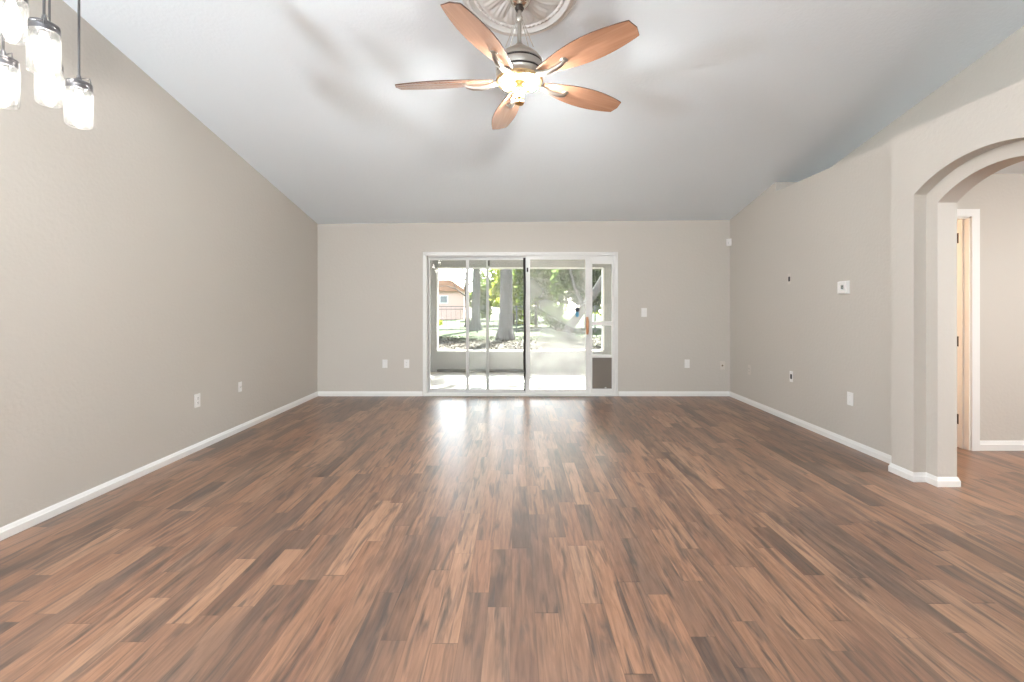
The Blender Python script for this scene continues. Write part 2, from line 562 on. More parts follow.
# right wall, far stretch: full height next to the corner, then lower under the plant ledge
struct('wall_right', MB().prism([(YJ - 0.02, -0.05), (YB + 0.05, -0.05), (YB + 0.05, ceil_z(XR, YB) + 0.05), (YRET, ceil_z(XR, YRET) + 0.05), (YRET, ZL_FAR), (YJ - 0.02, ZL_FAR)], 'x', XR, XR + 0.15)
       .box(XR + 0.14, XU + 0.01, YJ - 0.02, YRET + 0.02, ZL_FAR - 0.1, ZL_FAR)
       .prism([(XR + 0.14, ZL_FAR - 0.1), (XU + 0.08, ZL_FAR - 0.1), (XU + 0.08, ceil_z(XU, YRET) + 0.04), (XR + 0.14, ceil_z(XR, YRET) + 0.04)], 'y', YRET, YRET + 0.1),
       MT['wall'], 'right wall with a ledge along its top')
outer = arc_opening(2.762, 0.510, 2.062, 2.236)
inner = arc_opening(2.752, 0.432, 1.985, 2.145)
def arch_layer(mb, op, x0, x1, top):
    y0 = YREAR
    pts = [(y0, -0.05)] + [(op[0][0], -0.05)] + op[1:-1] + [(op[-1][0], -0.05), (YJ, -0.05), (YJ, top), (y0, top)]
    return mb.prism(pts, 'x', x0, x1)
wa = MB()
arch_layer(wa, outer, XN, XA + 0.012, ZL_NEAR)
arch_layer(wa, inner, XA, XH, ZL_NEAR)
wa.box(XH - 0.01, XU + 0.01, YREAR, YJ, ZL_NEAR - 0.09, ZL_NEAR)
struct('wall_arch', wa, MT['wall'], 'nearer stretch of right wall holding the stepped archway')
struct('wall_upper', MB().prism([(YREAR, HALL_Z + 0.03), (YRET + 0.05, HALL_Z + 0.03)] + roofline(XU, YREAR, YRET + 0.05), 'x', XU, XU + 0.1),
       MT['wall'], 'upper wall set back behind the plant ledge')
struct('wall_rear', MB().box(XL - 0.14, XU + 0.1, YREAR - 0.12, YREAR, -0.05, ceil_z(0, YREAR) + 0.12), MT['wall'])
# hall beyond the arch
struct('ceiling_hall', MB().box(XH - 0.02, 7.0, YREAR, HALL_Y + 0.12, HALL_Z, HALL_Z + 0.08), MT['ceiling'])
DRX0, DRX1, DRZ = 3.20, 3.978, 2.045
struct('wall_hall', MB().prism([(XH - 0.05, -0.05), (DRX0, -0.05), (DRX0, DRZ), (DRX1, DRZ), (DRX1, -0.05), (7.0, -0.05), (7.0, HALL_Z + 0.03), (XH - 0.05, HALL_Z + 0.03)], 'y', HALL_Y, HALL_Y + 0.12),
       MT['wall'], 'hall wall seen through the archway')
struct('wall_hall_side', MB().box(6.9, 7.0, YREAR, HALL_Y + 0.1, -0.05, HALL_Z + 0.05), MT['wall'])
struct('wall_hall_rear', MB().box(XH, 7.0, YREAR - 0.1, YREAR, -0.05, HALL_Z + 0.05), MT['wall'])
# small room behind the hall door
struct('wall_bedroom', MB().box(3.15, 5.6, YB - 0.1, YB + 0.02, -0.05, 2.5).box(5.5, 5.6, HALL_Y + 0.12, YB, -0.05, 2.5), MT['stuccow'])
struct('ceiling_bedroom', MB().box(3.16, 5.6, HALL_Y + 0.12, YB, 2.42, 2.47), MT['ceiling'])

# baseboards
def bb_profile(h=0.066, t=0.014):
    return [(0, 0), (t, 0), (t, h * 0.62), (t * 0.75, h * 0.7), (t * 0.55, h * 0.86), (t * 0.3, h), (0, h)]
def sweep_base(mb, pts, side, h=0.066, t=0.014):
    """baseboard along a floor path, mitred at the corners; side=+1 sticks out to the left of the path"""
    pts = [Vector(p) for p in pts]
    n = len(pts)
    nrm = []
    for i in range(n - 1):
        d = (pts[i + 1] - pts[i]).normalized()
        nrm.append(Vector((-d.y, d.x)) * side)
    off = []
    for i in range(n):
        if i == 0: off.append(nrm[0])
        elif i == n - 1: off.append(nrm[-1])
        else:
            m = (nrm[i - 1] + nrm[i]).normalized()
            off.append(m / max(0.2, m.dot(nrm[i])))
    b = bmesh.new()
    prof = bb_profile(h, t)
    rings = [[b.verts.new((p.x + o.x * a, p.y + o.y * a, z)) for a, z in prof] for p, o in zip(pts, off)]
    for r0, r1 in zip(rings[:-1], rings[1:]):
        for k in range(len(prof)):
            k2 = (k + 1) % len(prof)
            b.faces.new((r0[k], r0[k2], r1[k2], r1[k]))
    b.faces.new(rings[0]); b.faces.new(rings[-1])
    bmesh.ops.recalc_face_normals(b, faces=b.faces)
    mb._add(b)
    return mb
T = 0.014
struct('baseboard_left', sweep_base(MB(), [(XL, YREAR), (XL, YB)], -1), MT['trim'], 'white baseboard along the left wall')
struct('baseboard_back', sweep_base(sweep_base(MB(), [(XL + T, YB), (DX0 - 0.02, YB)], -1), [(DX1 + 0.02, YB), (XR - T, YB)], -1), MT['trim'], 'white baseboard along the far wall')
struct('baseboard_right', sweep_base(MB(), [(XR, YB), (XR, YJ + T)], -1), MT['trim'], 'white baseboard along the right wall')
yo0, yo1, yi0, yi1 = outer[0][0], outer[-1][0], inner[0][0], inner[-1][0]
ba = MB()
sweep_base(ba, [(XR, YJ), (XN, YJ), (XN, yo1), (XA, yo1), (XA, yi1), (XH, yi1), (XH, HALL_Y)], -1)
sweep_base(ba, [(XH, YREAR), (XH, yi0), (XA, yi0), (XA, yo0), (XN, yo0), (XN, YREAR)], -1)
struct('baseboard_arch', ba, MT['trim'], 'white baseboard wrapping the foot of the archway')
struct('baseboard_hall', sweep_base(MB(), [(DRX1 + 0.066, HALL_Y), (6.9, HALL_Y)], -1, 0.085), MT['trim'], 'white baseboard of the hall')

# ------------------------------------------------------------------ door_2: hall doorway with its open leaf
d2 = thing('door_2', (DRX1, HALL_Y, 0), 'white framed hall doorway seen through the arch', None, kind='structure')
cs = MB()
cs.prism([(DRX1 - 0.006 - DRX1, 0), (0.062, 0), (0.062, DRZ + 0.062), (DRX0 - 0.062 - DRX1, DRZ + 0.062), (DRX0 - 0.062 - DRX1, 0), (DRX0 + 0.006 - DRX1, 0), (DRX0 + 0.006 - DRX1, DRZ - 0.004), (-0.006, DRZ - 0.004)], 'y', -0.018, 0.0)
cs.build('casing', MT['trim'], d2)
jb = MB()
jb.box(-0.018, 0.0, -0.004, 0.124, 0, DRZ).box(DRX0 - DRX1, DRX0 - DRX1 + 0.018, -0.004, 0.124, 0, DRZ).box(DRX0 - DRX1, 0, -0.004, 0.124, DRZ - 0.018, DRZ)
jb.box(-0.030, -0.018, 0.045, 0.078, 0, DRZ - 0.018).box(DRX0 - DRX1 + 0.018, DRX0 - DRX1 + 0.03, 0.045, 0.078, 0, DRZ - 0.018)
jb.build('jamb', MT['trim'], d2)
lf = MB().box(-0.045, -0.010, 0.135, 0.135 + 0.735, 0.012, DRZ - 0.022, bev=0.003)
for z0, z1 in ((0.15, 0.85), (1.0, 1.9)):
    for y0, y1 in ((0.22, 0.46), (0.54, 0.78)):
        lf.box(-0.051, -0.045, y0, y1, z0, z1, bev=0.0025)
leaf = lf.build('door_leaf', MT['trim'], d2)
MB().lathe([(0, 0), (0.026, 0.0), (0.026, 0.006), (0.011, 0.01), (0.011, 0.03), (0.027, 0.04), (0.029, 0.055), (0.02, 0.066), (0, 0.068)], 20,
           mtx=Matrix.Translation((-0.045, 0.80, 0.96)) @ Matrix.Rotation(R(-90), 4, 'Y')).build('door_knob', MT['bronze'], leaf, smooth=True)
for z in (0.25, 1.0 - 0.055, 1.87):
    MB().box(-0.021, -0.018, 0.086, 0.122, z - 0.045, z + 0.045).lathe([(0, -0.046), (0.006, -0.046), (0.006, 0.046), (0, 0.046)], 10, center=(-0.021, 0.126, z)).build('hinge', MT['bronze'], d2)

# ------------------------------------------------------------------ door_1: sliding glass door with pet door insert
d1 = thing('door_1', (0, YB, 0), 'white aluminium sliding glass door onto the patio', None, kind='structure')
fr = MB()
fr.box(DX0, DX0 + 0.040, -0.012, 0.135, 0, DZ, bev=0.003)
fr.box(DX1 - 0.040, DX1, -0.012, 0.135, 0, DZ, bev=0.003)
fr.box(DX0, DX1, -0.012, 0.135, DZ - 0.036, DZ, bev=0.003)
fr.box(DX0, DX1, -0.020, 0.135, 0, 0.026, bev=0.003)
for yy in (0.012, 0.048, 0.084, 0.118):            # raised tracks
    fr.box(DX0 + 0.04, DX1 - 0.04, yy - 0.003, yy + 0.003, 0.024, 0.034)
    fr.box(DX0 + 0.04, DX1 - 0.04, yy - 0.003, yy + 0.003, DZ - 0.046, DZ - 0.034)
fr.box(DX0 - 0.012, DX0 + 0.012, -0.016, 0.002, 0, DZ + 0.012, bev=0.003)
fr.box(DX1 - 0.012, DX1 + 0.012, -0.016, 0.002, 0, DZ + 0.012, bev=0.003)
fr.box(DX0 - 0.012, DX1 + 0.012, -0.016, 0.002, DZ - 0.010, DZ + 0.012, bev=0.003)
fr.build('door_frame', MT['alu'], d1)
ZB, ZT = 0.034, DZ - 0.046
def slider(x0, x1, yc, wl, wr, gmat, fmat, label):
    f = MB()
    h = 0.015
    f.box(x0, x0 + wl, yc - h, yc + h, ZB, ZT, bev=0.002).box(x1 - wr, x1, yc - h, yc + h, ZB, ZT, bev=0.002)
    f.box(x0 + wl - .001, x1 - wr + .001, yc - h, yc + h, ZT - 0.045, ZT, bev=0.002).box(x0 + wl - .001, x1 - wr + .001, yc - h, yc + h, ZB, ZB + 0.050, bev=0.002)
    o = f.build('sliding_panel', fmat, d1)
    o['label'] = label
    g = MB().box(x0 + wl - 0.005, x1 - wr + 0.005, yc - 0.003, yc + 0.003, ZB + 0.045, ZT - 0.04).build('glass_pane', gmat, o)
    return o
p1 = slider(DX0 + 0.042, -0.384, 0.100, 0.030, 0.040, MT['glass'], MT['alugrey'], 'leftmost sliding glass panel')
p2 = slider(-0.707, 0.165, 0.066, 0.040, 0.045, MT['glass_mid'], MT['alugrey'], 'middle sliding glass panel with a black edge strip')
p3 = slider(0.141, 1.041, 0.030, 0.056, 0.062, MT['glass_dirty'], MT['alu'], 'right sliding panel of fogged glass')
ws = MB().tube([(0.120 + 0.003 * math.sin(k * 1.3), 0.040, ZB + 0.03 + k * (ZT - ZB - 0.05) / 14) for k in range(15)], [0.009] * 2 + [0.0155] * 11 + [0.017] * 2, 8)
ws.build('weather_strip', MT['rubber'], p2)
MB().box(-0.398, -0.372, 0.066, 0.085, 1.83, 1.91, bev=0.003).build('latch', MT['rubber'], p1)
MB().box(0.150, 0.172, 0.006, 0.016, 1.74, 1.80, bev=0.003).build('latch', MT['rubber'], p3)
hx = 1.000
hd = MB()
hd.tube([(hx, 0.016, 0.882), (hx, -0.018, 0.884), (hx + 0.002, -0.036, 0.905), (hx + 0.002, -0.040, 0.985), (hx + 0.002, -0.036, 1.065), (hx, -0.018, 1.086), (hx, 0.016, 1.088)],
        [0.014, 0.014, 0.013, 0.012, 0.013, 0.014, 0.014], 10)
hd.box(hx - 0.017, hx + 0.017, 0.008, 0.016, 0.862, 1.108, bev=0.003)
hd.build('pull_handle', MT['copper'], p3, smooth=True)
# pet door insert
PX0, PX1, PY = 1.046, 1.374, 0.034
pf = MB()
pf.box(PX0, PX0 + 0.028, PY - .014, PY + .014, ZB, ZT, bev=0.002).box(PX1 - 0.026, PX1, PY - .014, PY + .014, ZB, ZT, bev=0.002)
pf.box(PX0 + .027, PX1 - .025, PY - .014, PY + .014, ZT - 0.105, ZT, bev=0.002)
pf.box(PX0 + .027, PX1 - .025, PY - .014, PY + .014, 0.985, 1.045, bev=0.002)
pf.box(PX0 + .027, PX1 - .025, PY - .018, PY + .018, 0.535, 0.575, bev=0.002)
pf.box(PX0 + .027, PX1 - .025, PY - .014, PY + .014, ZB, 0.098, bev=0.002)
pet = pf.build('pet_door_panel', MT['alu'], d1)
MB().box(PX0 + .024, PX1 - .022, PY - .003, PY + .003, 1.04, ZT - 0.10).build('glass_pane', MT['glass'], pet)
MB().box(PX0 + .024, PX1 - .022, PY - .003, PY + .003, 0.57, 0.99).build('glass_pane', MT['glass'], pet)
MB().box(PX0 + .027, PX1 - .025, PY - .005, PY + .005, 0.097, 0.536, bev=0.002).build('pet_flap', MT['flap'], pet)
MB().box(PX0 + .20, PX0 + .225, PY - .024, PY - .012, 0.106, 0.120, bev=0.002).build('flap_latch', MT['alugrey'], pet)

# ================================================================== SETTING: patio and yard
PZ = -0.05
struct('patio_floor', MB().box(-2.6, 2.8, YB + 0.14, 9.18, PZ - 0.15, PZ), MT['concrete'], 'sunlit concrete patio floor outside the glass door')
YK = 9.0
struct('patio_wall_far', MB()
       .box(-2.6, -1.56, YK, YK + 0.16, PZ, 2.6).box(1.72, 2.8, YK, YK + 0.16, PZ, 2.6)
       .box(-1.57, 1.73, YK, YK + 0.16, PZ, 0.36).box(-1.57, 1.73, YK, YK + 0.16, 2.015, 2.6),
       MT['stucco'], 'grey stucco patio wall with a wide screened opening')
struct('patio_wall_left', MB().box(-2.6, -2.45, YB + 0.14, YK, PZ, 2.6), MT['stucco'])
struct('patio_wall_right', MB().box(2.65, 2.8, YB + 0.14, YK, PZ, 2.6), MT['stuccow'])
struct('patio_ceiling', MB().prism([(YB + 0.14, 2.36), (YK + 0.35, 2.165), (YK + 0.35, 2.62), (YB + 0.14, 2.62)], 'x', -2.6, 2.8), MT['stuccow'], 'cream ceiling over the patio')
sf = MB()
sf.box(-1.56, 1.72, YK - 0.03, YK + 0.05, 0.355, 0.392, bev=0.004)
sf.box(-1.575, -1.545, YK - 0.012, YK + 0.05, 0.39, 2.015, bev=0.003).box(1.705, 1.745, YK - 0.012, YK + 0.05, 0.39, 2.015, bev=0.003)
sf.box(-1.56, 1.72, YK - 0.012, YK + 0.05, 1.995, 2.03, bev=0.003)
struct('trim_1', sf, MT['trim'], 'white sill and frame around the patio opening')
struct('trim_2', MB().box(-1.56, 1.72, YK - 0.012, YK + 0.01, PZ, PZ + 0.06, bev=0.003), MT['footband'], 'dark strip along the foot of the patio knee wall')  # thin near-black strip set against the knee wall foot
struct('roof', MB().box(-3.2, 7.3, YREAR - 0.6, YB + 0.15, 4.2, 4.3), MT['tile'])

def ground_mesh():
    b = bmesh.new()
    n = 40
    rnd = random.Random(5)
    vs = []
    for j in range(n + 1):
        y = 9.16 + (90 - 9.16) * (j / n) ** 1.7
        rw = []
        for i in range(n + 1):
            x = -60 + 120 * i / n
            z = -0.10 + (rnd.random() - .5) * 0.05
            if j == 0: z = -0.10
            rw.append(b.verts.new((x, y, z)))
        vs.append(rw)
    for j in range(n):
        for i in range(n):
            b.faces.new((vs[j][i], vs[j][i + 1], vs[j + 1][i + 1], vs[j + 1][i]))
    m = MB(); m._add(b)
    return m
struct('ground', ground_mesh(), MT['ground'], 'back yard of leaf litter and lawn', smooth=True)

# ================================================================== THINGS outside
def leaves_mesh(name, blobs, n, size, seed, material, parent):
    """loose small leaf blades scattered through ellipsoid blobs ((x,y,z),(rx,ry,rz))"""
    rng = np.random.default_rng(seed)
    vol = np.array([b[1][0] * b[1][1] * b[1][2] for b in blobs]) ** 0.8
    vol = vol / vol.sum()
    which = rng.choice(len(blobs), n, p=vol)
    c = np.array([blobs[i][0] for i in which]); r = np.array([blobs[i][1] for i in which])
    d = rng.normal(size=(n, 3)); d /= np.linalg.norm(d, axis=1)[:, None]
    rad = rng.uniform(0.35, 1.05, n) ** 0.6
    c = c + d * r * rad[:, None]
    u = rng.normal(size=(n, 3)); u /= np.linalg.norm(u, axis=1)[:, None]
    w = np.cross(u, rng.normal(size=(n, 3))); w /= np.linalg.norm(w, axis=1)[:, None]
    s = size * rng.uniform(0.6, 1.4, n)[:, None]
    nrm = np.cross(u, w)
    V = np.stack([c - u * s, c + w * s * 0.45 + nrm * s * 0.12, c + u * s, c - w * s * 0.45 + nrm * s * 0.12], 1).reshape(-1, 3)
    me = bpy.data.meshes.new(name)
    me.from_pydata(V.tolist(), [], [(4 * i, 4 * i + 1, 4 * i + 2, 4 * i + 3) for i in range(n)])
    o = bpy.data.objects.new(name, me)
    COL.objects.link(o)
    me.materials.append(material)
    o.parent = parent
    return o

def tree(name, x, y, label, cat, trunk, branches, blobs, n, size, seed, bark, lmat, group=None):
    t = thing(name, (x, y, -0.12), label, cat, group)
    m = MB().tube([p[:3] for p in trunk], [p[3] for p in trunk], 14)
    for k in range(5 if trunk[0][3] > 0.12 else 0):           # root flare
        a = k * 1.2566 + seed
        r0 = trunk[0][3]
        m.tube([(math.cos(a) * r0 * .5, math.sin(a) * r0 * .5, r0 * 1.6), (math.cos(a) * r0 * 1.1, math.sin(a) * r0 * 1.1, r0 * .35), (math.cos(a) * r0 * 1.35, math.sin(a) * r0 * 1.35, 0.0)], [r0 * .5, r0 * .34, r0 * .12], 8)
    m.build('trunk', bark, t, smooth=True)
    if branches:
        bm_ = MB()
        for br in branches:
            bm_.tube([p[:3] for p in br], [p[3] for p in br], 7)
        bm_.build('branches', bark, t, smooth=True)
    if blobs:
        leaves_mesh('foliage', blobs, n, size, seed, lmat, t)
    return t

def crown(seed, cx, cy, cz, rx, ry, rz, k, f=0.42):
    rnd = random.Random(seed)
    out = []
    for i in range(k):
        a = rnd.uniform(0, 6.283); e = rnd.uniform(-0.9, 0.95); q = rnd.uniform(0.45, 0.85)
        s = rnd.uniform(0.7, 1.2) * f
        out.append(((cx + math.cos(a) * math.sqrt(1 - e * e) * rx * q, cy + math.sin(a) * math.sqrt(1 - e * e) * ry * q, cz + e * rz * q), (rx * s, ry * s, rz * s)))
    return out

tree('oak_tree', -0.41, 18.2, 'thick grey trunked oak nearest the patio, behind the middle glass panel', 'tree',
     [(0, 0, 0, .30), (0, 0, .8, .275), (.02, 0, 2.2, .25), (.05, .1, 4.5, .23), (0.0, .2, 7, .17), (.1, .2, 9.5, .08)],
     [[(0, .1, 4.2, .15), (1.4, -.6, 6.0, .1), (3.0, -1.2, 7.4, .04)], [(0, .1, 4.8, .14), (-1.6, .2, 6.4, .09), (-3.0, .4, 7.6, .04)], [(0, .1, 5.6, .12), (.6, 1.6, 7.2, .06), (.9, 2.6, 8.6, .03)]],
     crown(3, 0.4, 0, 8.3, 4.2, 3.2, 2.4, 15), 4200, 0.17, 3, MT['bark'], MT['leafb'])
tree('oak_tree', -2.25, 25.5, 'slimmer grey trunked oak farther back, left of the thick oak', 'tree',
     [(0, 0, 0, .30), (0, 0, 1.0, .25), (.03, 0, 3, .22), (.1, 0, 6, .16), (.1, 0, 9, .08)],
     [[(0, 0, 5, .12), (-1.5, 0, 7, .06)], [(0, 0, 5.4, .12), (1.6, .3, 7.4, .06)]],
     crown(7, 0, 0, 8.6, 3.6, 3.2, 2.2, 10), 2600, 0.2, 7, MT['bark'], MT['leafa'])
tree('leaning_tree', 2.05, 17.6, 'leaning grey trunk behind the fogged right glass panel', 'tree',
     [(-0.2, 0, 0, .20), (.05, 0, .6, .17), (.55, 0, 1.3, .16), (1.15, .1, 2.1, .15), (1.9, .3, 3.4, .13), (2.4, .4, 5.4, .08)],
     [[(.55, 0, 1.3, .08), (.2, .1, 2.2, .06), (-.1, .1, 3.4, .04)], [(1.3, .1, 2.3, .07), (2.3, .2, 2.7, .05), (3.0, .3, 3.6, .03)]],
     crown(11, 1.6, .3, 4.9, 2.6, 2.2, 1.4, 9), 2200, 0.16, 11, MT['bark'], MT['leafa'])
bare_br = []
rb = random.Random(21)
for k in range(9):
    z0 = 1.6 + k * 0.35
    sx = -1 if k % 3 else 1
    L_ = rb.uniform(1.0, 1.9)
    bare_br.append([(0, 0, z0, .06), (sx * L_ * .45, rb.uniform(-.3, .3), z0 + .55, .04), (sx * L_ * .8, rb.uniform(-.4, .4), z0 + .75, .026), (sx * L_ * 1.15, rb.uniform(-.5, .5), z0 + rb.uniform(.5, 1.3), .012)])
    bare_br.append([(sx * L_ * .45, 0, z0 + .55, .03), (sx * L_ * .55, .1, z0 + 1.1, .02), (sx * L_ * .75, .1, z0 + 1.7, .01)])
tree('bare_tree', -3.15, 29.5, 'leafless brown tree left of the oaks, in front of the pink house', 'tree',
     [(0, 0, 0, .16), (0, 0, 1.2, .13), (-.1, 0, 2.6, .1), (.05, 0, 4.5, .06), (0, 0, 6, .03)], bare_br, None, 0, 0, 21, MT['barkd'], None)
shrub_rows = [
    # x, y, half width, height, material, label, n
    (-0.2, 34.0, 1.5, 4.6, 'leafa', 'yellow green tree behind the fence, left of the thick oak trunk', 2600),
    (1.3, 29.5, 1.5, 5.0, 'leafb', 'bushy green tree just right of the thick oak trunk', 3000),
    (4.1, 26.6, 1.6, 5.2, 'leafc', 'dark green tree behind the fogged glass, left of the leaning trunk', 2600),
    (5.9, 29.0, 1.8, 6.0, 'leafa', 'pale yellow green tree above the leaning trunk', 2800),
    (7.0, 25.0, 1.5, 5.2, 'leafb', 'green tree farthest right, behind the pet door panel', 2400),
    (2.6, 40.0, 2.6, 6.0, 'leafa', 'tall sunlit tree in the far distance behind the bushy green tree', 2400),
    (-2.6, 44.0, 2.0, 5.6, 'leafb', 'distant green tree behind the slimmer oak, right of the pink house', 2200),
]
for i, (x, y, hw, hh, lm, lab, n) in enumerate(shrub_rows):
    tree('bushy_tree', x, y, lab, 'tree', [(0, 0, 0, .11), (0, 0, hh * .4, .08), (0.1, 0, hh * .7, .04)],
         [[(0, 0, hh * .25, .06), (hw * .5, .1, hh * .5, .03)], [(0, 0, hh * .3, .06), (-hw * .5, .1, hh * .55, .03)]],
         crown(31 + i, 0, 0, hh * .52, hw * 1.05, hw * .9, hh * .5, 16, 0.42), int(n * 1.7), 0.19, 50 + i, MT['barkd'], MT[lm], 'trees along the back of the yard')
for i, (x, y, w, h, lm, lab) in enumerate([(1.75, 19.8, .75, 1.5, 'leafc', 'dark low shrub beside the black edged door stile, behind fogged glass'),
                                           (-5.0, 24.5, .9, .8, 'leafa', 'low light green shrub at the fence foot, seen in the left glass panel'),
                                           (5.2, 20.6, .8, 1.1, 'leafb', 'low green shrub right of the leaning trunk')]):
    t = thing('shrub', (x, y, -0.12), lab, 'shrub', 'low shrubs in the yard')
    st = MB()
    for k in range(5):
        a = k * 1.26
        st.tube([(0.05 * math.cos(a), 0.05 * math.sin(a), 0), (.3 * w * math.cos(a), .3 * w * math.sin(a), h * .6)], [.025, .012], 6)
    st.build('stem', MT['barkd'], t)
    leaves_mesh('foliage', crown(71 + i, 0, 0, h * .5, w, w * .8, h * .5, 7), 900, 0.10, 80 + i, MT[lm], t)

# fallen leaves under the oaks
def litter():
    rng = np.random.default_rng(9)
    n = 15000
    x = rng.uniform(-6, 7, n); y = 9.3 + 10.5 * rng.uniform(0, 1, n) ** 0.8
    z = -0.075 + rng.uniform(0, 0.05, n)
    c = np.stack([x, y, z], 1)
    a = rng.uniform(0, 6.283, n); tl = rng.normal(0, 0.35, n); sz = rng.uniform(0.02, 0.055, n)[:, None]
    u = np.stack([np.cos(a), np.sin(a), np.sin(tl)], 1) * sz
    w = np.stack([-np.sin(a), np.cos(a), np.sin(rng.normal(0, 0.5, n))], 1) * sz * 0.5
    V = np.stack([c - u, c + w, c + u, c - w], 1).reshape(-1, 3)
    me = bpy.data.meshes.new('leaf_litter')
    me.from_pydata(V.tolist(), [], [(4 * i, 4 * i + 1, 4 * i + 2, 4 * i + 3) for i in range(n)])
    o = bpy.data.objects.new('leaf_litter', me)
    COL.objects.link(o)
    me.materials.append(MT['deadleaf'])
    tag(o, 'brown fallen leaves lying between the patio and the lawn', 'leaf litter', None, 'stuff')
litter()

# fence
FY = 23.2
ft = thing('fence', (-1.0, FY, -0.12), 'thin black metal fence across the back of the yard', 'fence')
rl = MB()
for z in (0.18, 1.22, 1.36):
    rl.box(-11, 13, -0.018, 0.018, z - 0.018, z + 0.018)
rl.build('rail', MT['fence'], ft)
pk = MB()
xx = -10.95
while xx < 13:
    pk.box(xx - .006, xx + .006, -.006, .006, .1, 1.36); xx += 0.24
pk.build('pickets', MT['fence'], ft)
for k in range(13):
    xp = -11 + k * 2.0 + 0.03
    MB().box(xp - .035, xp + .035, -.035, .035, 0, 1.42, bev=.006).build('fence_post', MT['fence'], ft)

# pink house
hs = thing('house', (-10.2, 46, -0.12), 'pale pink single storey house with a clay tile roof beyond the fence', 'house')
MB().box(-5.5, 4.9, 0, 8, 0, 2.9).build('wall', MT['pink'], hs)
MB().prism([(-6.0, 2.85), (5.35, 2.85), (3.6, 4.0), (-6.0, 4.0)], 'y', -0.5, 8.5).build('roof', MT['tile'], hs)
for wx in (2.9, -0.6):
    w = MB().box(wx - .42, wx + .42, -.06, .04, 1.65, 2.45, bev=.01).build('window', MT['trim'], hs)
    MB().box(wx - .34, wx + .34, -.075, .0, 1.72, 2.38).build('pane', MT['pane'], w)

# little ornament stuck on the fogged glass
orn = thing('window_ornament', (0.862, YB + 0.0265, 1.172), 'small blue ornament with black round top on fogged glass beside the wooden handle', 'ornament')
face = Matrix.Rotation(R(90), 4, 'X')
MB().lathe([(0, 0), (.033, 0), (.035, .006), (.029, .014), (0, .018)], 24, mtx=Matrix.Translation((0, 0, .040)) @ face).build('top', MT['black'], orn, smooth=True)
MB().prism([(.026 * math.sin(2 * math.pi * k / 24) * (1.0 if math.cos(2 * math.pi * k / 24) < 0 else .85), -.022 + .046 * math.cos(2 * math.pi * k / 24)) for k in range(24)], 'y', -.010, 0).build('body', MT['blue'], orn)

# ================================================================== THINGS: lamps
# --- ceiling fan
FX, FY_, FZ = 0.021, 2.775, 2.64
cz = ceil_z(FX, FY_)
# medallion: relief disc lying against the sloped ceiling
def medallion():
    b = bmesh.new()
    NR, NA = 46, 240
    Rm = 0.362
    def hgt(r, a):
        t = r / Rm
        h = 0.006
        if t > 0.955: h += 0.008 * math.sqrt(max(0, 1 - ((t - .975) / .025) ** 2)) if abs(t - .975) < .025 else 0
        elif t > 0.80: h += 0.020 * (0.5 + 0.5 * math.cos((t - .875) / .075 * math.pi)) + 0.004
        elif t > 0.745: h += 0.010 + 0.004 * math.cos(a * 60)          # bead row
        elif t > 0.28:
            k = (t - .28) / .465
            lf = abs(math.cos(a * 7)) ** 0.6                               # fourteen big leaves
            vein = 0.5 + 0.5 * math.cos(a * 42 + 9 * k)
            tip = 1 if k < 0.62 + 0.33 * lf else 0.25
            h += (0.004 + 0.010 * lf * math.sin(math.pi * min(1, k * .9 + .12)) + 0.005 * vein * math.sin(math.pi * k)) * tip
        elif t > 0.22: h += 0.016 * (0.5 + 0.5 * math.cos((t - .25) / .03 * math.pi))
        else: h += 0.010
        return h
    prev = None
    for i in range(NR + 1):
        r = Rm * i / NR
        if i == 0:
            ring = [b.verts.new((0, 0, -hgt(0, 0)))]
        else:
            ring = [b.verts.new((r * math.cos(2 * math.pi * k / NA), r * math.sin(2 * math.pi * k / NA), -hgt(r, 2 * math.pi * k / NA))) for k in range(NA)]
        if prev:
            for k in range(NA):
                k2 = (k + 1) % NA
                if len(prev) == 1: b.faces.new((prev[0], ring[k], ring[k2]))
                else: b.faces.new((prev[k], ring[k], ring[k2], prev[k2]))
        prev = ring
    last = [b.verts.new((v.co.x, v.co.y, 0.004)) for v in prev]
    for k in range(NA):
        k2 = (k + 1) % NA
        b.faces.new((prev[k], last[k], last[k2], prev[k2]))
    b.faces.new(last)
    bmesh.ops.recalc_face_normals(b, faces=b.faces)
    m = MB(); m._add(b)
    return m
md = medallion().build('ceiling_medallion', MT['plaster'], loc=(FX, 2.745, ceil_z(FX, 2.745)), smooth=True)
md.rotation_euler = (R(-11.45), 0, 0)
tag(md, 'round white plaster medallion with leaf relief on the ceiling above the fan', 'medallion')

fan = thing('ceiling_fan', (FX, FY_, FZ), 'five bladed wooden ceiling fan with lit bulbs hanging under the medallion', 'ceiling fan')
zc = cz - FZ
MB().lathe([(0, zc - .005), (.072, zc - .012), (.075, zc - .03), (.060, zc - .062), (.034, zc - .082), (0, zc - .084)], 32).build('canopy', MT['chrome'], fan, smooth=True)
MB().lathe([(0, zc - .080), (.024, zc - .082), (.028, zc - .095), (.02, zc - .108), (0, zc - .109)], 20).build('hanger_ball', MT['bronze'], fan, smooth=True)
MB().lathe([(0, zc - .10), (.0125, zc - .10), (.0125, .19), (0, .19)], 20).lathe([(0, .385), (.020, .383), (.021, .365), (.014, .355), (0, .355)], 20).build('downrod', MT['nickel'], fan, smooth=True)
for k in range(4):
    a = R(45 + 90 * k)
    MB().tube([(.02 * math.cos(a), .02 * math.sin(a), .372), (.115 * math.cos(a), .115 * math.sin(a), .158)], .0024, 6).build('stay_wire', MT['chrome'], fan)
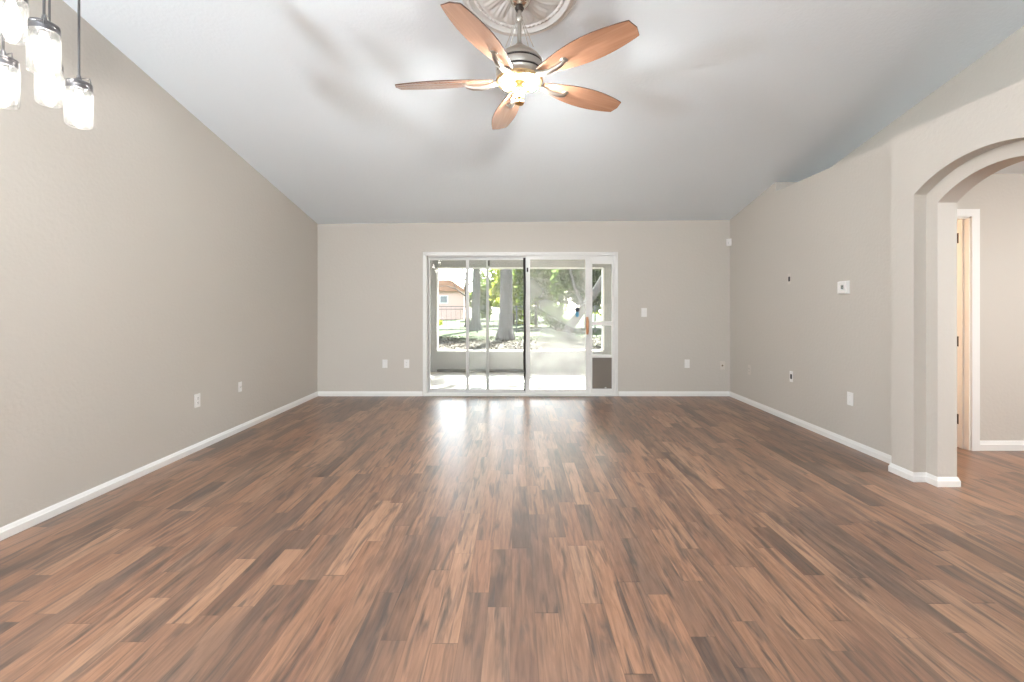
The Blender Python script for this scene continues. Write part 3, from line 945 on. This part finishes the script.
hb = MB().lathe([(0, .222), (.018, .222), (.026, .210), (.055, .188), (.095, .160), (.125, .132), (.138, .112), (.140, .100), (.134, .097), (.134, .089), (.142, .086), (.146, .068),
                 (.143, .048), (.136, .046), (.136, .038), (.143, .035), (.142, .018), (.130, .004), (.10, -.002), (0, -.002)], 48)
hb.build('motor_housing', MT['nickel'], fan, smooth=True)
MB().lathe([(.1345, .0975), (.1385, .0975), (.1385, .0885), (.1345, .0885)], 48, caps=False).build('dark_band', MT['bronze'], fan)
MB().lathe([(.1365, .0465), (.1405, .0465), (.1405, .0375), (.1365, .0375)], 48, caps=False).build('dark_band', MT['bronze'], fan)
MB().lathe([(.128, .006), (.140, .002), (.144, -.008), (.138, -.020), (.122, -.024), (.108, -.018), (.106, -.004), (.128, .006)], 48, caps=False).build('fitter_ring', MT['brass'], fan, smooth=True)
MB().lathe([(0, -.001), (.112, -.002), (.112, -.010), (0, -.008)], 40).build('fitter_pan', MT['plaster'], fan, smooth=True)
stem = MB().lathe([(0, -.006), (.026, -.006), (.030, -.014), (.016, -.024), (.015, -.034), (.024, -.046), (.026, -.058), (.016, -.074), (.015, -.088), (.024, -.102), (.028, -.114),
                   (.022, -.124), (.026, -.130), (.029, -.140), (.022, -.150), (.008, -.155), (0, -.156)], 28).build('light_stem', MT['oldbrass'], fan, smooth=True)
MB().tube([(-.022, -.01, -.112), (-.040, -.015, -.114), (-.046, -.017, -.130)], .005, 8).lathe([(0, -.153), (.009, -.150), (.011, -.138), (.006, -.125), (0, -.123)], 12, center=(-.046, -.017, 0)).build('pull_chain', MT['chrome'], fan, smooth=True)
for k in range(3):
    a = R(-25 + 115 * k)
    tilt = Matrix.Translation((.026 * math.cos(a), .026 * math.sin(a), -.030)) @ Matrix.Rotation(a, 4, 'Z') @ Matrix.Rotation(R(-66), 4, 'Y')
    MB().lathe([(0, .0), (.015, .0), (.017, -.006), (.017, -.030), (0, -.030)], 16, mtx=tilt).build('lamp_holder', MT['brass'], fan, smooth=True)
    MB().lathe([(0, -.030), (.012, -.031), (.013, -.036), (.022, -.052), (.025, -.064), (.020, -.078), (.010, -.086), (0, -.088)], 20, mtx=tilt).build('bulb', MT['fanbulb'], fan, smooth=True)

def blade_parts():
    """one blade along +X, root at x=.17, with its iron; pitched about X"""
    L0, L1 = 0.160, 0.768
    top, n = [], 26
    for i in range(n + 1):
        t = i / n
        x = L0 + (L1 - L0) * t
        w = 0.030 + 0.060 * math.sin(math.pi / 2 * min(1.0, t / 0.58)) if t < 0.58 else 0.055 + 0.035 * max(0.0, math.cos(math.pi / 2 * (t - .58) / .42)) ** 0.9
        top.append((x, w))
    pts = [(x, w) for x, w in top] + [(L1 + 0.014, 0.004)] + [(x, -w) for x, w in reversed(top)]
    b = bmesh.new()
    th = 0.006
    lo = [b.verts.new((x, y, -th / 2)) for x, y in pts]
    hi = [b.verts.new((x, y, th / 2)) for x, y in pts]
    f1 = b.faces.new(lo); f2 = b.faces.new(hi)
    for i in range(len(pts)):
        j = (i + 1) % len(pts)
        f = b.faces.new((lo[i], lo[j], hi[j], hi[i])); f.material_index = 1
    bmesh.ops.recalc_face_normals(b, faces=b.faces)
    bm_ = MB()
    me = bpy.data.meshes.new('t'); b.to_mesh(me); b.free(); bm_.bm.from_mesh(me); bpy.data.meshes.remove(me)
    return bm_
PITCH = Matrix.Rotation(R(-12.5), 4, 'X')
first = None
for k in range(5):
    a = R(29.3 + 72 * k)
    if first is None:
        bl = blade_parts().build('blade', [MT['blade'], MT['bladeedge']], fan)
        bl.rotation_mode = 'QUATERNION'
        iron = MB()
        iron.tube([(.105, 0, .006), (.14, 0, -.008), (.19, 0, -.026), (.24, 0, -.033), (.29, 0, -.030), (.325, 0, -.020), (.338, 0, -.004)], [.016, .016, .016, .0155, .015, .014, .012], 12)
        iron.lathe([(0, -.006), (.020, -.006), (.022, -.003), (0, -.003)], 18, center=(.338, 0, 0))
        ir = iron.build('blade_iron', MT['nickel'], fan, smooth=True)
        ir.rotation_mode = 'QUATERNION'
        first = (bl, ir)
    else:
        bl, ir = first[0].copy(), first[1].copy()
        COL.objects.link(bl); COL.objects.link(ir)
        bl.parent = ir.parent = fan
    q = (Matrix.Rotation(a, 4, 'Z') @ PITCH).to_quaternion()
    bl.rotation_quaternion = q
    ir.rotation_quaternion = q
    bl.location = (0, 0, 0.0)

# --- jar pendants
JX, JY = -1.875, 1.80
can = thing('pendant_canopy', (JX, JY, ceil_z(JX, JY)), 'round metal ceiling plate the jar pendants hang from', 'ceiling plate')
pl = MB().lathe([(0, -.035), (.18, -.035), (.19, -.025), (.19, .06), (0, .06)], 40).build('plate', MT['lid'], can, smooth=True)
pend = [(-1.825, 1.90, 2.195, 'rightmost glass jar pendant with its own long cord'),
        (-1.722, 1.66, 2.292, 'large glass jar pendant second from the right, overlapping the jar behind it'),
        (-2.000, 1.95, 2.308, 'glass jar pendant half hidden behind and below another jar'),
        (-1.973, 1.75, 2.215, 'lowest glass jar pendant cut by the left edge'),
        (-1.885, 1.70, 2.440, 'highest glass jar pendant in the top left corner')]
jar0 = None
for (x, y, z, lab) in pend:
    if jar0 is None:
        t = thing('jar_pendant', (x, y, z), lab, 'pendant light', 'glass jar pendant lights')
        MB().lathe([(.0, -.012), (.038, -.012), (.0405, -.020), (.0420, -.032), (.0455, -.042), (.0465, -.052), (.0465, -.165), (.044, -.178), (.038, -.183), (.0, -.183)], 36)\
            .lathe([(0, -.176), (.036, -.175), (.041, -.170), (.0432, -.160), (.0432, -.054), (.042, -.046), (.038, -.032), (.037, -.020), (0, -.0135)], 36).build('jar', MT['jar'], t, smooth=True)
        ld = MB().lathe([(0, .0), (.038, .0), (.0425, -.003), (.044, -.009), (.0425, -.012), (.044, -.016), (.0425, -.020), (.044, -.025), (.043, -.034), (.0405, -.034), (.0405, -.005), (0, -.004)], 36)
        ld.lathe([(0, .030), (.006, .030), (.010, .012), (.013, .006), (.013, -.001), (0, -.001)], 18).build('lid', MT['lid'], t, smooth=True)
        wb = MB().tube([(.044, 0, -.020), (.050, 0, -.004), (.040, .004, .016), (.015, .012, .022), (-.015, .012, .022), (-.040, .004, .018), (-.050, 0, .0), (-.044, 0, -.020)], .0022, 6)
        wb.build('wire_bail', MT['lid'], t)
        MB().lathe([(0, -.004), (.016, -.006), (.017, -.034), (.012, -.040), (0, -.040)], 18).build('socket', MT['lid'], t, smooth=True)
        MB().lathe([(0, -.038), (.011, -.042), (.014, -.055), (.024, -.085), (.0285, -.106), (.025, -.126), (.014, -.140), (0, -.143)], 24).build('bulb', MT['bulb'], t, smooth=True)
        cd = MB().tube([(0, 0, 0), (0, 0, 1)], .0042, 8).build('cord', MT['cord'], t)
        cd.location = (0, 0, .028)
        jar0 = t
    else:
        t = copy_tree(jar0)
        t.location = (x, y, z)
        t['label'] = lab
        t.rotation_euler = (0, 0, random.Random(x).uniform(-1, 1))
    for ch in t.children:
        if ch.name.startswith('cord'):
            dx, dy = (JX - x) * 0.25, (JY - y) * 0.25
            ch.scale = (1, 1, ceil_z(JX, JY) - .036 - z - .026)

# --- added globe fill lamps, unseen behind the viewer, to brighten the room
for (x, y, z, lab) in [(-1.3, -2.6, 3.13, 'added white globe fill lamp behind the viewer on the left'), (1.0, -2.6, 3.13, 'added white globe fill lamp behind the viewer on the right')]:
    zc_ = ceil_z(x, y)
    DROP = zc_ - z - .17
    t = thing('fill_globe_lamp', (x, y, zc_), lab, 'pendant light', 'added globe fill lamps behind the viewer')
    MB().lathe([(0, -.03), (.06, -.028), (.065, 0), (0, .0)], 24).build('canopy', MT['nickel'], t, smooth=True).rotation_euler = (R(11.45 if y < YRIDGE else -11.45), 0, 0)
    MB().tube([(0, 0, -.02), (0, 0, -DROP - .02)], .006, 8).build('rod', MT['nickel'], t)
    MB().lathe([(0, -DROP), (.04, -DROP - .005), (.04, -DROP - .03), (0, -DROP - .03)], 20).build('lamp_holder', MT['nickel'], t, smooth=True)
    g = [(0.15 * math.sin(math.pi * k / 16), -DROP - .17 + .15 * math.cos(math.pi * k / 16)) for k in range(17)]
    MB().lathe(g, 32, caps=False).build('globe', MT['globe'], t, smooth=True)

# --- floor lamp added as unseen fill light, behind the viewer by the left wall
t = thing('fill_floor_lamp', (-2.635, -0.25, 0), 'added fill light floor lamp with a white globe behind the viewer by the left wall', 'floor lamp')
MB().lathe([(0, 0), (.125, 0), (.125, .012), (.05, .025), (.015, .04), (0, .04)], 36).build('base', MT['nickel'], t, smooth=True)
MB().tube([(0, 0, .03), (0, 0, 1.20)], .011, 12).build('pole', MT['nickel'], t, smooth=True)
MB().lathe([(0, 1.19), (.045, 1.19), (.05, 1.22), (0, 1.22)], 24).build('lamp_holder', MT['nickel'], t, smooth=True)
MB().lathe([(0.12 * math.sin(math.pi * k / 16), 1.33 + .12 * math.cos(math.pi * k / 16)) for k in range(17)], 32, caps=False).build('globe', MT['fillfloorglobe'], t, smooth=True)

# --- hall and bedroom ceiling lamps
def flush_lamp(x, y, z, label, shade):
    t = thing('flush_lamp', (x, y, z), label, 'ceiling light', 'flush ceiling lamps out of view')
    MB().lathe([(0, 0), (.15, 0), (.155, -.015), (.145, -.03), (0, -.03)], 36).build('base', MT['nickel'], t, smooth=True)
    MB().lathe([(.14, -.03), (.13, -.06), (.09, -.085), (0, -.098)], 36, caps=False).build('shade', shade, t, smooth=True)
flush_lamp(4.6, 1.9, HALL_Z, 'round flush lamp on the hall ceiling', MT['hallshade'])
flush_lamp(4.3, 5.2, 2.42, 'round flush lamp in the room behind the hall door', MT['bedshade'])

# ================================================================== THINGS: plates and devices on the walls
def place(o, wall, u, z):
    """stand a plate built facing -Y on a wall: back (x=u), left (y=u), right (y=u)"""
    if wall == 'back': o.location = (u, YB, z); o.rotation_euler = (0, 0, 0)
    elif wall == 'left': o.location = (XL, u, z); o.rotation_euler = (0, 0, R(90))
    elif wall == 'right': o.location = (XR, u, z); o.rotation_euler = (0, 0, R(-90))
def plate_mb(w=.072, h=.118, t=.006):
    return MB().box(-w / 2, w / 2, -t, 0, -h / 2, h / 2, bev=.0028)
def receptacles(o, m=MT['plate']):
    for s in (1, -1):
        rc = MB().lathe([(0, .0), (.0165, .0), (.0165, .0022), (0, .0028)], 20, mtx=Matrix.Translation((0, -.0058, s * .0195)) @ Matrix.Rotation(R(90), 4, 'X')).build('receptacle', m, o)
        MB().box(-.0075, -.0055, -.0095, -.0075, s * .0195 - .001, s * .0195 + .008).box(.0055, .0075, -.0095, -.0075, s * .0195 - .001, s * .0195 + .008)\
            .box(-.002, .002, -.0095, -.0075, s * .0195 - .011, s * .0195 - .006).build('slot', MT['slot'], rc)
def outlet(wall, u, z, label, m=None, group=None):
    t = thing('power_outlet', (0, 0, 0), label, 'outlet', group)
    plate_mb().build('plate', m or MT['plate'], t)
    receptacles(t, m or MT['plate'])
    place(t, wall, u, z)
    return t
def blank(wall, u, z, label):
    t = thing('blank_plate', (0, 0, 0), label, 'wall plate')
    plate_mb().build('plate', MT['plate'], t)
    for s in (1, -1):
        MB().lathe([(0, 0), (.0035, 0), (.003, .0012), (0, .0014)], 12, mtx=Matrix.Translation((0, -.0058, s * .03)) @ Matrix.Rotation(R(90), 4, 'X')).build('screw', MT['alugrey'], t)
    place(t, wall, u, z)
def switch(wall, u, z, label):
    t = thing('light_switch', (0, 0, 0), label, 'switch')
    plate_mb(.078, .122).build('plate', MT['plate'], t)
    MB().prism([(-.0055, -.033), (-.0075, -.033), (-.0105, .033), (-.0055, .033)], 'x', -.0165, .0165).build('rocker', MT['plate'], t)
    place(t, wall, u, z)
def jackplate(wall, u, z, label, m, w=.07, h=.115, jm='jack'):
    t = thing('cable_plate', (0, 0, 0), label, 'wall plate')
    plate_mb(w, h, .005).build('plate', m, t)
    MB().lathe([(0, 0), (.012, 0), (.012, .003), (.0065, .004), (.0065, .014), (.003, .014), (.003, .006), (0, .006)], 16, mtx=Matrix.Translation((0, -.0045, 0)) @ Matrix.Rotation(R(90), 4, 'X')).build('jack', MT[jm], t)
    place(t, wall, u, z)
KB = YB / 455.0
blank('back', (385 - 516) * KB, 1.262 - 57.7 * KB, 'white wall plate on the far wall, left of the pair beside the glass door')
outlet('back', (406.7 - 516) * KB, 1.262 - 57.7 * KB, 'white power outlet on the far wall, just left of the glass door')
switch('back', (644 - 516) * KB, 1.262 - 6.5 * KB, 'white light switch at chest height right of the glass door')
blank('back', (687 - 516) * KB, 1.262 - 57.7 * KB, 'white wall plate low on the far wall, right of the glass door')
jackplate('back', (722.3 - 516) * KB, 1.262 - 59.5 * KB, 'wall coloured cable plate low in the right far corner', MT['ivory'])
outlet('left', 3.97, .437, 'white power outlet on the left wall, nearer the viewer')
jackplate('left', 4.585, .447, 'small white cable plate on the left wall, farther of the two', MT['plate'], .06, .10, 'plate')
outlet('right', 5.84, .44, 'painted over outlet on the right wall nearest the far corner', MT['ivory'])
def cutout(wall, u, z, label):
    t = thing('cable_outlet', (0, 0, 0), label, 'wall plate')
    plate_mb(.060, .118, .004).build('plate', MT['ivory'] if z > 1 else MT['plate'], t)
    MB().box(-.017, .017, -.0055, -.003, -.026, .026, bev=.001).build('opening', MT['slot'], t)
    place(t, wall, u, z)
cutout('right', 4.955, .494, 'white plate with a dark opening low on the right wall')
cutout('right', 4.99, 1.558, 'wall coloured plate with a dark slot high on the right wall')
blank('right', 4.08, .43, 'white blank plate low on the right wall below the thermostat')
th = thing('thermostat', (0, 0, 0), 'white box thermostat with a small dark display on the right wall', 'thermostat')
MB().box(-.062, .062, -.008, 0, -.060, .060, bev=.003).build('back_plate', MT['plate'], th)
MB().box(-.058, .058, -.030, -.007, -.056, .056, bev=.006).build('body', MT['plate'], th)
MB().box(-.012, .022, -.0315, -.028, -.018, .022, bev=.002).build('display', MT['screen'], th)
place(th, 'right', 4.15, 1.43)
ms = thing('motion_sensor', (XR - .001, YB - .001, 2.155), 'white motion sensor high in the far right corner', 'sensor')
MB().prism([(0, 0), (-.050, 0), (-.052, -.010), (-.038, -.030), (-.030, -.038), (-.010, -.052), (0, -.050)], 'z', -.050, .046).build('body', MT['plate'], ms)
MB().prism([(-.0355, -.0315), (-.0385, -.0345), (-.0345, -.0385), (-.0315, -.0355)], 'z', -.030, .0).build('lens', MT['alugrey'], ms)
